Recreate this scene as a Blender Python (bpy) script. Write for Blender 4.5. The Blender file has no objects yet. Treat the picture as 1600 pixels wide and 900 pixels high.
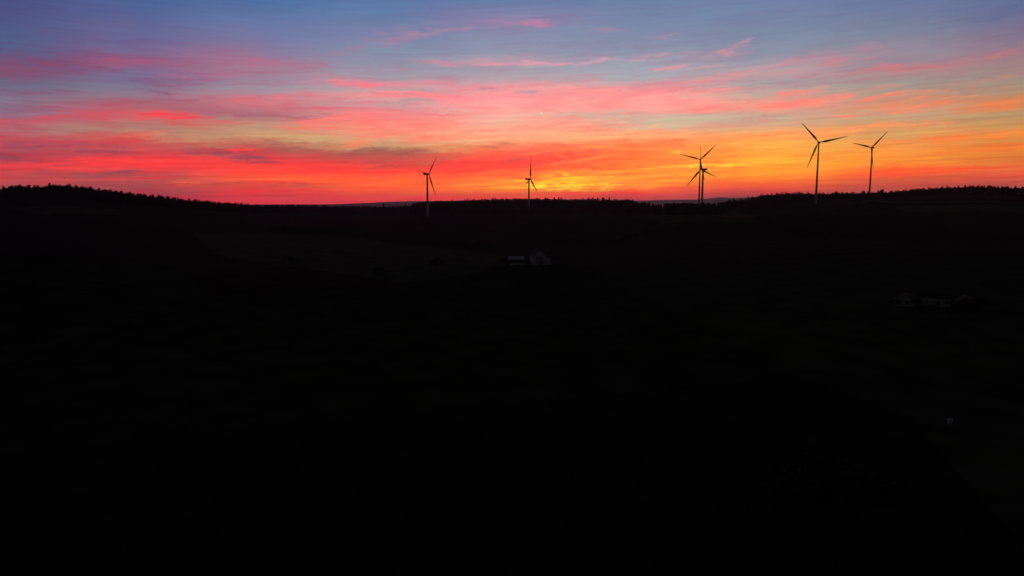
import bpy, math, random
import numpy as np
from mathutils import Vector, Matrix

random.seed(7)
rng = np.random.default_rng(7)
R = math.radians
scene = bpy.context.scene
col = scene.collection

# ------------------------------------------------------------------ camera
CAM = Vector((0.0, 0.0, 50.0))
PITCH = R(7.0)
FPX = 1066.7                     # focal length in pixels of a 1600 px wide picture
cam_d = bpy.data.cameras.new('camera')
cam_d.sensor_width = 36.0
cam_d.lens = 24.0
cam_d.clip_start = 0.5
cam_d.clip_end = 60000.0
cam = bpy.data.objects.new('camera', cam_d)
col.objects.link(cam)
cam.location = CAM
cam.rotation_euler = (math.pi / 2 - PITCH, 0, 0)
scene.camera = cam
FWD = Vector((0, math.cos(PITCH), -math.sin(PITCH)))
UP = Vector((0, math.sin(PITCH), math.cos(PITCH)))


def ray(x, y):
    return Vector((1, 0, 0)) * ((x - 800) / FPX) + UP * ((450 - y) / FPX) + FWD


def azel(x, y):
    d = ray(x, y).normalized()
    return math.degrees(math.atan2(d.x, d.y)), math.degrees(math.asin(d.z))


def at_depth(x, y, depth):
    return CAM + ray(x, y) * depth


def on_level(x, y, z):
    d = ray(x, y)
    return CAM + d * ((z - CAM.z) / d.z)


# ------------------------------------------------------------------ view
scene.view_settings.view_transform = 'Standard'
scene.view_settings.look = 'None'
scene.view_settings.exposure = 0.0
scene.view_settings.gamma = 1.0
scene.view_settings.use_curve_mapping = False
scene.cycles.use_denoising = True
scene.cycles.max_bounces = 4
scene.cycles.volume_bounces = 0

# ------------------------------------------------------------------ sky
SUN_AZ, SUN_EL = 4.4, 0.6        # degrees east of the view axis, above the horizon


def lin(c):
    out = []
    for v in c:
        v = v / 255.0
        out.append(v / 12.92 if v <= 0.04045 else ((v + 0.055) / 1.055) ** 2.4)
    return (out[0], out[1], out[2], 1.0)


world = bpy.data.worlds.new('World')
scene.world = world
world.use_nodes = True
world.cycles.sampling_method = 'MANUAL'
world.cycles.sample_map_resolution = 512
wt = world.node_tree
wt.nodes.clear()


def N(t, **kw):
    n = wt.nodes.new(t)
    for k, v in kw.items():
        setattr(n, k, v)
    return n


def L(a, b):
    wt.links.new(a, b)


def M(op, a, b=None, c=None, clamp=False):
    n = N('ShaderNodeMath', operation=op)
    n.use_clamp = clamp
    for i, v in enumerate((a, b, c)):
        if v is None:
            continue
        if isinstance(v, (int, float)):
            n.inputs[i].default_value = v
        else:
            L(v, n.inputs[i])
    return n.outputs[0]


def comb(x, y, z):
    n = N('ShaderNodeCombineXYZ')
    for i, v in enumerate((x, y, z)):
        if isinstance(v, (int, float)):
            n.inputs[i].default_value = v
        else:
            L(v, n.inputs[i])
    return n.outputs[0]


def noise(vec, scale, detail=3.0, rough=0.55):
    n = N('ShaderNodeTexNoise')
    n.inputs['Scale'].default_value = scale
    n.inputs['Detail'].default_value = detail
    n.inputs['Roughness'].default_value = rough
    L(vec, n.inputs['Vector'])
    return n.outputs['Fac']


def smooth(v, a, b, lo=0.0, hi=1.0):
    n = N('ShaderNodeMapRange', interpolation_type='SMOOTHSTEP')
    L(v, n.inputs[0])
    for i, k in enumerate((a, b, lo, hi)):
        n.inputs[i + 1].default_value = k
    return n.outputs[0]


def mixc(f, a, b, blend='MIX'):
    n = N('ShaderNodeMix', data_type='RGBA', blend_type=blend)
    if isinstance(f, (int, float)):
        n.inputs[0].default_value = f
    else:
        L(f, n.inputs[0])
    for i, v in ((6, a), (7, b)):
        if isinstance(v, tuple):
            n.inputs[i].default_value = v
        else:
            L(v, n.inputs[i])
    return n.outputs[2]


tc = N('ShaderNodeTexCoord')
sep = N('ShaderNodeSeparateXYZ')
L(tc.outputs['Generated'], sep.inputs[0])
AZ = M('MULTIPLY', M('ARCTAN2', sep.outputs[0], sep.outputs[1]), 180 / math.pi)
EL = M('MULTIPLY', M('ARCSINE', sep.outputs[2]), 180 / math.pi)

# high thin cloud: the bands drift and fray along the wind
warp_a = noise(comb(M('MULTIPLY', AZ, 0.10), M('MULTIPLY', EL, 0.42), 3.1), 1.0, 2.0)
warp_b = noise(comb(M('MULTIPLY', AZ, 0.42), M('MULTIPLY', EL, 2.2), 7.7), 1.0, 6.0, 0.66)
fray = noise(comb(M('MULTIPLY', AZ, 0.75), M('MULTIPLY', M('SUBTRACT', EL, M('MULTIPLY', AZ, 0.06)), 4.2), 1.3), 1.0, 5.0, 0.62)
warp_c = noise(comb(M('MULTIPLY', AZ, 1.1), M('MULTIPLY', M('SUBTRACT', EL, M('MULTIPLY', AZ, 0.05)), 5.0), 4.4), 1.0, 4.0, 0.65)
EW = M('ADD', M('ADD', EL, M('MULTIPLY', M('SUBTRACT', warp_c, 0.5), 0.42)), M('ADD', M('MULTIPLY', M('SUBTRACT', warp_a, 0.5), 0.9), M('MULTIPLY', M('SUBTRACT', warp_b, 0.5), 0.75)))
AW = M('ADD', AZ, M('ADD', M('MULTIPLY', M('SUBTRACT', warp_b, 0.5), 4.0), M('MULTIPLY', M('SUBTRACT', warp_c, 0.5), 3.0)))
wisp = smooth(fray, 0.36, 0.64, 1.08, 0.42)

COLUMNS = {
    0: [(0, 80, 90, 150), (40, 88, 95, 150), (70, 90, 100, 150), (95, 118, 84, 128), (106, 135, 84, 122), (125, 115, 100, 135), (150, 130, 113, 138), (176, 128, 110, 138), (190, 172, 86, 110), (206, 178, 86, 105), (226, 178, 74, 94), (246, 168, 64, 84), (256, 190, 64, 85), (263, 222, 60, 76), (272, 190, 64, 84), (281, 198, 66, 85), (291, 152, 70, 90), (318, 150, 62, 90)],
    200: [(0, 80, 102, 160), (40, 100, 105, 160), (75, 115, 106, 155), (98, 148, 92, 132), (111, 125, 106, 150), (130, 125, 112, 145), (150, 148, 114, 138), (165, 168, 98, 116), (181, 200, 90, 100), (189, 188, 100, 105), (201, 168, 118, 114), (213, 195, 96, 95), (226, 200, 74, 86), (241, 222, 60, 74), (252, 245, 60, 70), (263, 222, 60, 75), (276, 168, 72, 90), (286, 190, 72, 88), (296, 165, 70, 90), (318, 200, 58, 84)],
    400: [(0, 76, 110, 165), (40, 105, 118, 168), (80, 135, 116, 155), (100, 162, 116, 145), (120, 152, 124, 150), (140, 158, 132, 152), (159, 200, 112, 126), (178, 168, 108, 120), (191, 185, 130, 120), (206, 192, 140, 116), (222, 190, 126, 106), (233, 190, 72, 80), (246, 222, 60, 70), (256, 246, 60, 65), (270, 255, 64, 62), (282, 250, 82, 60), (292, 208, 75, 72), (300, 242, 60, 68), (318, 246, 58, 80)],
    600: [(0, 86, 115, 166), (30, 100, 124, 170), (60, 122, 130, 170), (80, 128, 138, 168), (100, 140, 138, 164), (120, 158, 142, 160), (132, 205, 130, 148), (142, 180, 146, 156), (151, 232, 140, 146), (165, 205, 140, 150), (178, 225, 132, 136), (191, 248, 124, 118), (206, 243, 138, 120), (219, 225, 152, 125), (230, 200, 142, 112), (239, 172, 95, 88), (249, 200, 75, 78), (258, 238, 65, 68), (270, 255, 66, 60), (283, 255, 92, 54), (300, 255, 85, 50), (311, 255, 62, 66), (318, 225, 58, 84)],
    800: [(0, 100, 120, 166), (34, 140, 130, 170), (50, 130, 135, 170), (80, 142, 144, 172), (96, 180, 150, 170), (106, 155, 152, 170), (125, 182, 154, 168), (140, 232, 150, 156), (160, 250, 154, 158), (180, 242, 162, 152), (200, 246, 164, 145), (216, 254, 162, 130), (229, 248, 130, 100), (239, 255, 96, 76), (251, 255, 70, 68), (265, 255, 80, 60), (281, 255, 118, 58), (291, 255, 138, 50), (300, 255, 108, 50), (309, 255, 66, 60), (318, 215, 58, 80)],
    1000: [(0, 105, 125, 166), (50, 122, 135, 170), (80, 140, 144, 170), (95, 150, 150, 174), (120, 168, 154, 168), (140, 222, 150, 155), (156, 255, 154, 150), (170, 248, 152, 146), (181, 206, 168, 154), (195, 228, 168, 144), (210, 250, 162, 118), (226, 255, 130, 80), (240, 255, 130, 70), (255, 255, 118, 60), (268, 255, 146, 60), (280, 255, 148, 56), (292, 255, 106, 50), (304, 250, 66, 60), (312, 205, 60, 76), (318, 150, 54, 78)],
    1200: [(0, 110, 125, 166), (50, 121, 135, 166), (80, 136, 140, 165), (100, 160, 148, 164), (115, 182, 145, 155), (130, 158, 150, 160), (150, 190, 152, 148), (165, 240, 142, 128), (180, 190, 158, 145), (195, 215, 158, 130), (210, 250, 158, 92), (226, 255, 162, 78), (240, 255, 158, 65), (255, 255, 162, 58), (270, 255, 146, 50), (285, 255, 112, 50), (295, 236, 74, 60), (303, 198, 60, 74), (318, 150, 54, 78)],
    1400: [(0, 100, 116, 160), (50, 120, 128, 155), (80, 145, 130, 150), (100, 150, 130, 145), (110, 175, 126, 132), (130, 152, 140, 140), (150, 168, 145, 130), (165, 210, 140, 112), (180, 190, 150, 125), (195, 206, 150, 105), (210, 216, 154, 100), (226, 232, 150, 84), (240, 245, 140, 65), (255, 250, 136, 55), (268, 250, 94, 50), (280, 208, 80, 64), (290, 194, 75, 72), (318, 160, 60, 80)],
    1600: [(0, 95, 105, 150), (20, 105, 106, 145), (50, 125, 112, 140), (80, 148, 116, 130), (110, 152, 126, 128), (130, 158, 134, 122), (150, 182, 130, 100), (160, 208, 130, 86), (175, 176, 140, 105), (190, 196, 138, 90), (205, 232, 130, 66), (216, 208, 130, 68), (230, 236, 120, 56), (245, 216, 115, 60), (260, 228, 100, 60), (272, 220, 80, 65), (282, 190, 80, 75), (290, 178, 80, 85), (318, 150, 66, 84)],
}
EL_TOP = 17.0
T = M('DIVIDE', EW, EL_TOP, clamp=True)
base = None
prev_az = None
for cx in sorted(COLUMNS):
    ramp = N('ShaderNodeValToRGB')
    el_ = ramp.color_ramp.elements
    stops = sorted((min(max(azel(cx, s[0])[1] / EL_TOP, 0.0), 1.0), lin(s[1:])) for s in COLUMNS[cx])
    el_[0].position, el_[0].color = stops[0]
    el_[1].position, el_[1].color = stops[-1]
    for p, c in stops[1:-1]:
        e = el_.new(p)
        e.color = c
    L(T, ramp.inputs[0])
    a0 = azel(cx, 200)[0]
    if base is None:
        base = ramp.outputs[0]
    else:
        base = mixc(smooth(AW, prev_az, a0), base, ramp.outputs[0])
    prev_az = a0

def feather(fa, fe, shear, seed, dist, detail, rough):
    n = N('ShaderNodeTexNoise')
    n.inputs['Scale'].default_value = 1.0
    n.inputs['Detail'].default_value = detail
    n.inputs['Roughness'].default_value = rough
    n.inputs['Distortion'].default_value = dist
    L(comb(M('MULTIPLY', AW, fa), M('MULTIPLY', M('SUBTRACT', EW, M('MULTIPLY', AZ, shear)), fe), seed), n.inputs['Vector'])
    return n.outputs['Fac']


veil = smooth(feather(0.085, 0.75, 0.01, 21.4, 1.1, 6.0, 0.62), 0.36, 0.66)
plume = smooth(feather(0.16, 2.3, 0.02, 5.2, 1.6, 7.0, 0.66), 0.38, 0.68)
body = M('MULTIPLY', smooth(EL, 13.0, 8.0, 0.30, 1.0), smooth(AZ, 10.0, 32.0, 1.0, 0.45))
v1 = M('MULTIPLY', M('SUBTRACT', veil, 0.5), M('MULTIPLY', body, 0.36))
v2 = M('MULTIPLY', M('SUBTRACT', plume, 0.5), M('MULTIPLY', body, 0.34))
vs = M('ADD', v1, v2)
vv = M('MAXIMUM', vs, M('MULTIPLY', vs, 0.55))
tint = comb(M('ADD', 1.0, M('MULTIPLY', vv, 0.22)), M('SUBTRACT', 1.0, M('MULTIPLY', vv, 0.62)), M('SUBTRACT', 1.0, M('MULTIPLY', vv, 0.42)))
base = mixc(1.0, base, tint, 'MULTIPLY')

# single clouds: centre, half length, half thickness, slope, colour, cover
CLOUDS = [
    (105, 102, 80, 8, 0, (150, 72, 110), .75), (205, 97, 45, 5, 5, (178, 95, 130), .65), (15, 106, 45, 9, 0, (150, 78, 118), .6),
    (118, 82, 25, 10, 0, (125, 90, 135), .5), (320, 117, 65, 5, 3, (178, 103, 140), .65), (245, 145, 38, 6, -15, (130, 95, 130), .5),
    (340, 85, 75, 14, 0, (150, 110, 150), .4), (50, 72, 55, 14, 0, (85, 108, 155), .5), (165, 42, 45, 14, 15, (115, 105, 155), .4),
    (412, 99, 32, 7, 3, (188, 110, 140), .6), (545, 80, 50, 7, 12, (155, 120, 155), .55), (625, 52, 70, 13, 10, (152, 126, 160), .6), (625, 58, 58, 7, 14, (168, 125, 160), .5),
    (700, 47, 65, 5, 6, (168, 130, 165), .65), (790, 33, 35, 8, 4, (165, 125, 165), .55), (615, 73, 18, 6, 0, (158, 125, 160), .5),
    (555, 132, 52, 5.5, -1, (255, 112, 132), .95), (645, 129, 60, 5, 2, (228, 130, 150), .65), (695, 97, 42, 6, 0, (218, 130, 150), .75),
    (745, 94, 28, 5, -4, (200, 140, 155), .6), (590, 108, 55, 4, 2, (178, 130, 155), .5), (640, 147, 75, 5, -3, (252, 140, 145), .85),
    (665, 141, 55, 3.5, 0, (165, 150, 160), .6), (770, 141, 28, 4, 0, (150, 145, 160), .7), (660, 157, 34, 6, 0, (165, 145, 155), .6),
    (445, 151, 65, 8, 7, (228, 114, 124), .75), (510, 163, 45, 6, 4, (175, 140, 152), .5), (445, 126, 35, 8, 0, (150, 128, 155), .5),
    (850, 97, 120, 3, 0, (222, 150, 170), .9), (845, 36, 26, 7, 0, (190, 124, 165), .75), (810, 35, 28, 6, 0, (175, 128, 165), .5),
    (945, 49, 38, 6, 0, (168, 130, 165), .6), (1043, 56, 24, 5, 0, (175, 135, 165), .65), (1010, 91, 28, 4.5, 8, (208, 150, 165), .85),
    (1050, 88, 38, 6, 5, (182, 150, 165), .5), (1120, 85, 52, 6, 6, (182, 150, 165), .45), (1150, 73, 26, 6, 18, (210, 144, 156), .8),
    (1050, 105, 34, 5, 0, (220, 148, 160), .85), (1105, 102, 40, 3.5, 4, (195, 150, 160), .6), (1080, 130, 58, 5, 7, (222, 145, 150), .75),
    (1145, 117, 75, 8, 11, (212, 143, 150), .8), (828, 147, 30, 5, 0, (162, 150, 160), .75), (885, 146, 24, 3.5, 0, (190, 152, 160), .5),
    (935, 143, 120, 6, -3, (255, 150, 150), .6), (1110, 145, 42, 6, 0, (240, 144, 145), .75), (1090, 154, 65, 3.5, 3, (205, 158, 150), .5),
    (950, 162, 230, 11, -1, (255, 153, 150), .75), (1255, 92, 42, 8, 3, (198, 124, 138), .65), (1300, 98, 36, 8, 5, (210, 118, 132), .75),
    (1345, 80, 42, 9, 10, (178, 128, 145), .55), (1362, 90, 32, 4, 10, (190, 124, 138), .5), (1390, 106, 22, 5, -6, (210, 112, 124), .85),
    (1440, 109, 58, 5, 2, (192, 118, 128), .7), (1510, 96, 75, 8, 9, (176, 116, 128), .65), (1565, 81, 18, 6, 9, (190, 113, 122), .55),
    (1205, 115, 34, 6, 0, (200, 138, 145), .55), (1250, 146, 42, 5, 3, (245, 128, 118), .65), (1215, 152, 34, 3.5, 2, (240, 132, 122), .6),
    (1265, 159, 68, 4.5, 4, (254, 124, 114), .85), (1385, 153, 38, 3.5, 7, (254, 122, 102), .9), (1425, 149, 44, 3, 2, (226, 130, 105), .65),
    (1372, 142, 26, 5, 5, (208, 132, 125), .6), (1525, 130, 38, 4, 7, (192, 128, 110), .65), (1440, 161, 70, 5, 2, (240, 124, 88), .7),
    (1580, 157, 55, 8, 5, (236, 124, 72), .7), (1330, 125, 90, 8, 0, (155, 148, 150), .5), (1340, 108, 24, 6, 5, (140, 140, 158), .5),
    (260, 182, 60, 6, 3, (240, 68, 78), .95), (335, 186, 62, 4, -5, (226, 74, 84), .85), (60, 190, 85, 6, 4, (195, 73, 94), .75),
    (140, 183, 62, 6, 7, (206, 78, 94), .75), (420, 180, 110, 3.5, 0, (172, 95, 115), .75), (55, 204, 55, 8, 2, (155, 112, 120), .45),
    (145, 200, 75, 8, 3, (168, 126, 120), .6), (225, 210, 30, 6, 8, (230, 82, 84), .85), (70, 232, 72, 8, -4, (135, 74, 105), .65),
    (150, 229, 52, 8, -4, (150, 74, 100), .65), (290, 215, 85, 10, -3, (192, 138, 115), .75), (340, 238, 44, 8, -9, (150, 74, 95), .85),
    (385, 245, 44, 9, -12, (155, 69, 90), .85), (195, 240, 42, 8, -16, (160, 64, 90), .5), (385, 230, 28, 5, 7, (255, 64, 74), .85),
    (20, 248, 34, 8, -6, (130, 64, 95), .75), (75, 246, 22, 6, -6, (140, 64, 92), .6), (60, 258, 75, 5, 2, (235, 60, 75), .65),
    (160, 262, 95, 6, -2, (250, 60, 74), .65), (225, 252, 105, 10, 0, (252, 61, 68), .7), (160, 272, 65, 4.5, 4, (152, 70, 90), .85),
    (205, 268, 34, 4, 7, (150, 70, 90), .75), (40, 268, 55, 3.5, 0, (170, 70, 90), .55), (200, 280, 95, 3.5, 2, (222, 65, 80), .65),
    (150, 289, 120, 6, 0, (160, 71, 90), .7), (290, 290, 44, 3, 0, (232, 92, 78), .75), (285, 300, 65, 3.5, 0, (160, 70, 90), .6),
    (480, 198, 48, 9, 4, (254, 110, 104), .95), (520, 187, 54, 6, 10, (252, 120, 115), .85), (590, 178, 65, 7, 4, (243, 130, 130), .65),
    (470, 216, 85, 8, -2, (206, 156, 120), .75), (610, 222, 24, 5, 0, (206, 166, 125), .75), (560, 224, 28, 6, 7, (250, 118, 94), .75),
    (430, 229, 85, 6, -3, (160, 88, 85), .75), (580, 236, 65, 4.5, 4, (152, 84, 85), .85), (650, 236, 38, 6, 7, (160, 82, 85), .95),
    (580, 252, 55, 8, -4, (185, 74, 80), .65), (650, 258, 75, 5, 5, (178, 78, 75), .65), (690, 250, 44, 5, 10, (190, 110, 85), .65),
    (690, 231, 60, 6, 3, (222, 160, 112), .6), (650, 205, 55, 5, 5, (255, 128, 110), .65), (680, 218, 55, 6, 2, (255, 124, 104), .75),
    (620, 163, 34, 5, -4, (180, 146, 150), .65), (640, 155, 38, 6, 0, (165, 146, 155), .5), (775, 192, 44, 5, 3, (218, 172, 150), .65),
    (780, 228, 28, 5, 3, (195, 110, 90), .75), (760, 246, 95, 6, 7, (255, 80, 74), .65), (460, 280, 85, 5, 0, (255, 100, 55), .55),
    (600, 285, 85, 6, 0, (255, 100, 50), .55), (450, 291, 50, 4.5, -2, (195, 74, 74), .75), (780, 296, 48, 4, 3, (255, 152, 50), .75),
    (935, 180, 80, 7, 0, (198, 172, 160), .85), (1105, 185, 155, 10, 2, (195, 170, 150), .8), (845, 180, 34, 4, 0, (215, 170, 158), .5),
    (880, 240, 85, 8, 3, (255, 78, 68), .75), (850, 253, 95, 8, 4, (255, 70, 66), .65), (890, 233, 75, 2.5, 5, (255, 142, 92), .75),
    (905, 252, 85, 2.5, 7, (255, 152, 90), .8), (960, 247, 85, 4, 7, (255, 104, 64), .65), (1040, 223, 65, 5, 5, (255, 112, 74), .75),
    (985, 262, 95, 4, 3, (255, 104, 60), .75), (812, 247, 14, 4, 0, (200, 80, 75), .85), (875, 286, 88, 15, 0, (255, 188, 42), .75),
    (885, 290, 66, 8, 0, (255, 218, 52), .85), (875, 272, 14, 4, 0, (255, 212, 52), .85), (900, 278, 65, 4, 3, (255, 202, 50), .65),
    (935, 287, 55, 3, 0, (255, 205, 48), .75), (905, 297, 44, 3, 0, (255, 200, 50), .65), (1040, 262, 55, 3, 4, (255, 212, 62), .75),
    (1110, 260, 65, 3, 0, (255, 216, 62), .75), (1060, 238, 44, 4, 0, (255, 190, 80), .55), (1130, 243, 44, 6, 3, (255, 132, 64), .75),
    (1000, 291, 85, 3.5, 2, (255, 160, 55), .6), (960, 276, 60, 3, 3, (255, 120, 58), .5), (1245, 164, 65, 5, 3, (255, 134, 124), .8),
    (1312, 179, 34, 4, -4, (250, 134, 114), .85), (1405, 172, 34, 7, 4, (240, 134, 108), .75), (1260, 177, 18, 5, 0, (215, 140, 128), .6),
    (1350, 200, 110, 5, 4, (252, 148, 98), .75), (1290, 209, 75, 5, 3, (255, 160, 88), .6), (1435, 194, 44, 3.5, 2, (245, 140, 88), .65),
    (1505, 214, 115, 6, 4, (250, 128, 64), .75), (1475, 205, 34, 4, 0, (235, 145, 85), .6), (1545, 233, 95, 6, 4, (245, 124, 58), .7),
    (1435, 267, 110, 5, 3, (255, 78, 50), .8), (1560, 273, 65, 4, 5, (238, 78, 64), .75), (1450, 280, 135, 7, 3, (200, 82, 70), .6),
    (1570, 180, 80, 8, 0, (172, 140, 106), .5), (1500, 245, 70, 5, 2, (225, 130, 62), .45),
    # two broken vapour trails above the glow
    (846, 177, 2.2, .9, -30, (255, 214, 196), .9), (853, 183, 11, .8, -30, (250, 185, 165), .6), (857, 236, 3, .7, -15, (255, 190, 150), .8),
    (880, 245, 12, .8, -28, (255, 150, 110), .7),
]
PV = comb(AW, EW, M('MULTIPLY', M('SUBTRACT', fray, 0.34, clamp=True), 2.3))
PFINE = comb(AZ, EL, 0.0)
sky = base
for cx, cy, a, b, slope, c, cover in CLOUDS:
    u, v = azel(cx, cy)
    if cx > 1180 and cy < 125:
        cover *= 0.72
    elif cx < 420 and 90 < cy < 125:
        cover *= 0.8
    deg = math.degrees(1 / FPX)
    mp = N('ShaderNodeMapping', vector_type='TEXTURE')
    L(PFINE if b < 1 else PV, mp.inputs[0])
    mp.inputs['Location'].default_value = (u, v, 0)
    mp.inputs['Rotation'].default_value = (0, 0, R(slope))
    k = 1.0 if b < 1 else 1.35
    mp.inputs['Scale'].default_value = (a * deg * k, b * deg * k, 1.0)
    gr = N('ShaderNodeTexGradient', gradient_type='SPHERICAL')
    L(mp.outputs[0], gr.inputs[0])
    m_ = smooth(gr.outputs['Fac'], 0.0, 0.72, 0.0, cover)
    sky = mixc(m_ if b < 1 else M('MULTIPLY', m_, wisp, clamp=True), sky, lin(c))

sky = mixc(0.75, sky, mixc(1.0, sky, tint, 'MULTIPLY'))

# fine striae, stronger low down where the layer is seen edge-on
stria = noise(comb(M('MULTIPLY', AZ, 0.16), M('MULTIPLY', M('SUBTRACT', EL, M('MULTIPLY', AZ, 0.022)), 5.2), 9.2), 1.0, 6.0, 0.72)
amp = smooth(EL, 1.0, 9.0, 1.45, 0.22)
gain = M('ADD', 1.0, M('MULTIPLY', M('SUBTRACT', stria, 0.5), amp))
warm_gain = M('ADD', 1.0, M('MULTIPLY', M('SUBTRACT', gain, 1.0), 1.5))
sky = mixc(1.0, sky, comb(M('ADD', 1.0, M('MULTIPLY', M('SUBTRACT', gain, 1.0), .45)), warm_gain, gain), 'MULTIPLY')
# the low sky is seen through the haze and still burns out the red
low = smooth(EL, 0.0, 5.0, 1.5, 1.09)
left = M('MULTIPLY', smooth(AZ, -38.0, -14.0, 0.24, 0.0), smooth(EL, 5.5, 9.0, 0.0, 1.0))
mid = M('MULTIPLY', smooth(EL, 2.0, 5.0), smooth(EL, 9.0, 13.0, 1.0, 0.0))
tone = M('MULTIPLY', M('ADD', low, M('MULTIPLY', mid, 0.09)), M('SUBTRACT', 1.0, left))
sky = mixc(1.0, sky, comb(tone, tone, M('MULTIPLY', tone, smooth(EL, 0.5, 7.0, 0.58, 0.93))), 'MULTIPLY')

# the rest of the dome: clear dusk sky
nish = N('ShaderNodeTexSky', sky_type='NISHITA')
nish.sun_disc = False
nish.sun_elevation = R(SUN_EL)
nish.sun_rotation = R(SUN_AZ)
dusk = mixc(1.0, nish.outputs[0], (0.135, 0.165, 0.25, 1.0), 'MULTIPLY')
dome_boost = smooth(EL, 0.0, 30.0, 3.4, 1.0)         # twilight arch boosted low down, out of view, to light the house walls
dusk = mixc(1.0, dusk, comb(dome_boost, dome_boost, dome_boost), 'MULTIPLY')
near_w = M('MULTIPLY', smooth(EL, 15.8, 24.0, 1.0, 0.0), smooth(M('ABSOLUTE', AZ), 40.0, 85.0, 1.0, 0.0))
sc10 = N('ShaderNodeVectorMath', operation='SCALE')
L(sky, sc10.inputs[0])
sc10.inputs['Scale'].default_value = 10.0
full = mixc(near_w, dusk, sc10.outputs[0])
bg = N('ShaderNodeBackground')
bg.inputs['Strength'].default_value = 0.1
L(full, bg.inputs['Color'])
wo = N('ShaderNodeOutputWorld')
L(bg.outputs[0], wo.inputs['Surface'])

# ------------------------------------------------------------------ sun, already at the horizon
sd = bpy.data.lights.new('sun', 'SUN')
sd.energy = 0.02
sd.angle = R(0.5)
sd.color = (1.0, 0.55, 0.3)
sun = bpy.data.objects.new('sun', sd)
col.objects.link(sun)
sdir = Vector((math.sin(R(SUN_AZ)) * math.cos(R(SUN_EL)), math.cos(R(SUN_AZ)) * math.cos(R(SUN_EL)), math.sin(R(SUN_EL))))
sun.rotation_euler = (-sdir).to_track_quat('-Z', 'Y').to_euler()
sun.location = (0, 0, 120)


# ------------------------------------------------------------------ helpers
def tag(o, label=None, cat=None, group=None, kind=None):
    if label:
        o['label'] = label
    if cat:
        o['category'] = cat
    if group:
        o['group'] = group
    if kind:
        o['kind'] = kind
    return o


def empty(name, loc, rz=0.0):
    o = bpy.data.objects.new(name, None)
    col.objects.link(o)
    o.location = loc
    o.rotation_euler = (0, 0, rz)
    o.empty_display_size = 1.0
    return o


def mesh_obj(name, verts, faces, mat, parent=None, smooth_=False):
    me = bpy.data.meshes.new(name)
    me.from_pydata([tuple(v) for v in verts], [], [tuple(int(i) for i in f) for f in faces])
    me.update()
    if smooth_:
        me.polygons.foreach_set('use_smooth', [True] * len(me.polygons))
    me.materials.append(mat)
    o = bpy.data.objects.new(name, me)
    col.objects.link(o)
    if parent:
        o.parent = parent
    return o


def quads_obj(name, V, F, mat, parent=None):
    """numpy vertices and quads / triangles of one size -> one mesh object"""
    me = bpy.data.meshes.new(name)
    n = F.shape[1]
    me.vertices.add(len(V))
    me.vertices.foreach_set('co', np.ascontiguousarray(V, dtype=np.float32).ravel())
    me.loops.add(F.size)
    me.loops.foreach_set('vertex_index', np.ascontiguousarray(F, dtype=np.int32).ravel())
    me.polygons.add(len(F))
    me.polygons.foreach_set('loop_start', np.arange(0, F.size, n, dtype=np.int32))
    me.polygons.foreach_set('loop_total', np.full(len(F), n, dtype=np.int32))
    me.update(calc_edges=True)
    me.materials.append(mat)
    o = bpy.data.objects.new(name, me)
    col.objects.link(o)
    if parent:
        o.parent = parent
    return o


class MB:
    def __init__(self):
        self.v, self.f = [], []

    def add(self, vs, fs):
        k = len(self.v)
        self.v += [tuple(x) for x in vs]
        self.f += [tuple(i + k for i in f) for f in fs]
        return self

    def box(self, x0, x1, y0, y1, z0, z1):
        vs = [(x, y, z) for z in (z0, z1) for x, y in ((x0, y0), (x1, y0), (x1, y1), (x0, y1))]
        return self.add(vs, [(3, 2, 1, 0), (4, 5, 6, 7), (0, 1, 5, 4), (1, 2, 6, 5), (2, 3, 7, 6), (3, 0, 4, 7)])

    def lathe(self, prof, n=24, axis='z'):
        vs, fs = [], []
        for (r, h) in prof:
            for i in range(n):
                a = 2 * math.pi * i / n
                c, s = r * math.cos(a), r * math.sin(a)
                vs.append((c, s, h) if axis == 'z' else (c, h, s))
        for j in range(len(prof) - 1):
            for i in range(n):
                q = (j * n + i, j * n + (i + 1) % n, (j + 1) * n + (i + 1) % n, (j + 1) * n + i)
                fs.append(q if axis == 'z' else q[::-1])
        fs.append(tuple(range(n))[::-1] if axis == 'z' else tuple(range(n)))
        t = tuple((len(prof) - 1) * n + i for i in range(n))
        fs.append(t if axis == 'z' else t[::-1])
        return self.add(vs, fs)

    def build(self, name, mat, parent=None, smooth_=False):
        return mesh_obj(name, self.v, self.f, mat, parent, smooth_)


def material(name, base_a, base_b, scale=1.0, rough=0.8, bump=0.0, detail=4.0, metallic=0.0):
    m = bpy.data.materials.new(name)
    m.use_nodes = True
    nt = m.node_tree
    p = nt.nodes['Principled BSDF']
    tcn = nt.nodes.new('ShaderNodeTexCoord')
    nz = nt.nodes.new('ShaderNodeTexNoise')
    nz.inputs['Scale'].default_value = scale
    nz.inputs['Detail'].default_value = detail
    nt.links.new(tcn.outputs['Object'], nz.inputs['Vector'])
    rp = nt.nodes.new('ShaderNodeValToRGB')
    rp.color_ramp.elements[0].position = 0.3
    rp.color_ramp.elements[1].position = 0.7
    rp.color_ramp.elements[0].color = (*base_a, 1)
    rp.color_ramp.elements[1].color = (*base_b, 1)
    nt.links.new(nz.outputs['Fac'], rp.inputs[0])
    nt.links.new(rp.outputs[0], p.inputs['Base Color'])
    p.inputs['Roughness'].default_value = rough
    p.inputs['Metallic'].default_value = metallic
    p.inputs['Specular IOR Level'].default_value = 0.25
    if bump:
        bn = nt.nodes.new('ShaderNodeBump')
        bn.inputs['Strength'].default_value = bump
        nt.links.new(nz.outputs['Fac'], bn.inputs['Height'])
        nt.links.new(bn.outputs[0], p.inputs['Normal'])
    return m


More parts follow.
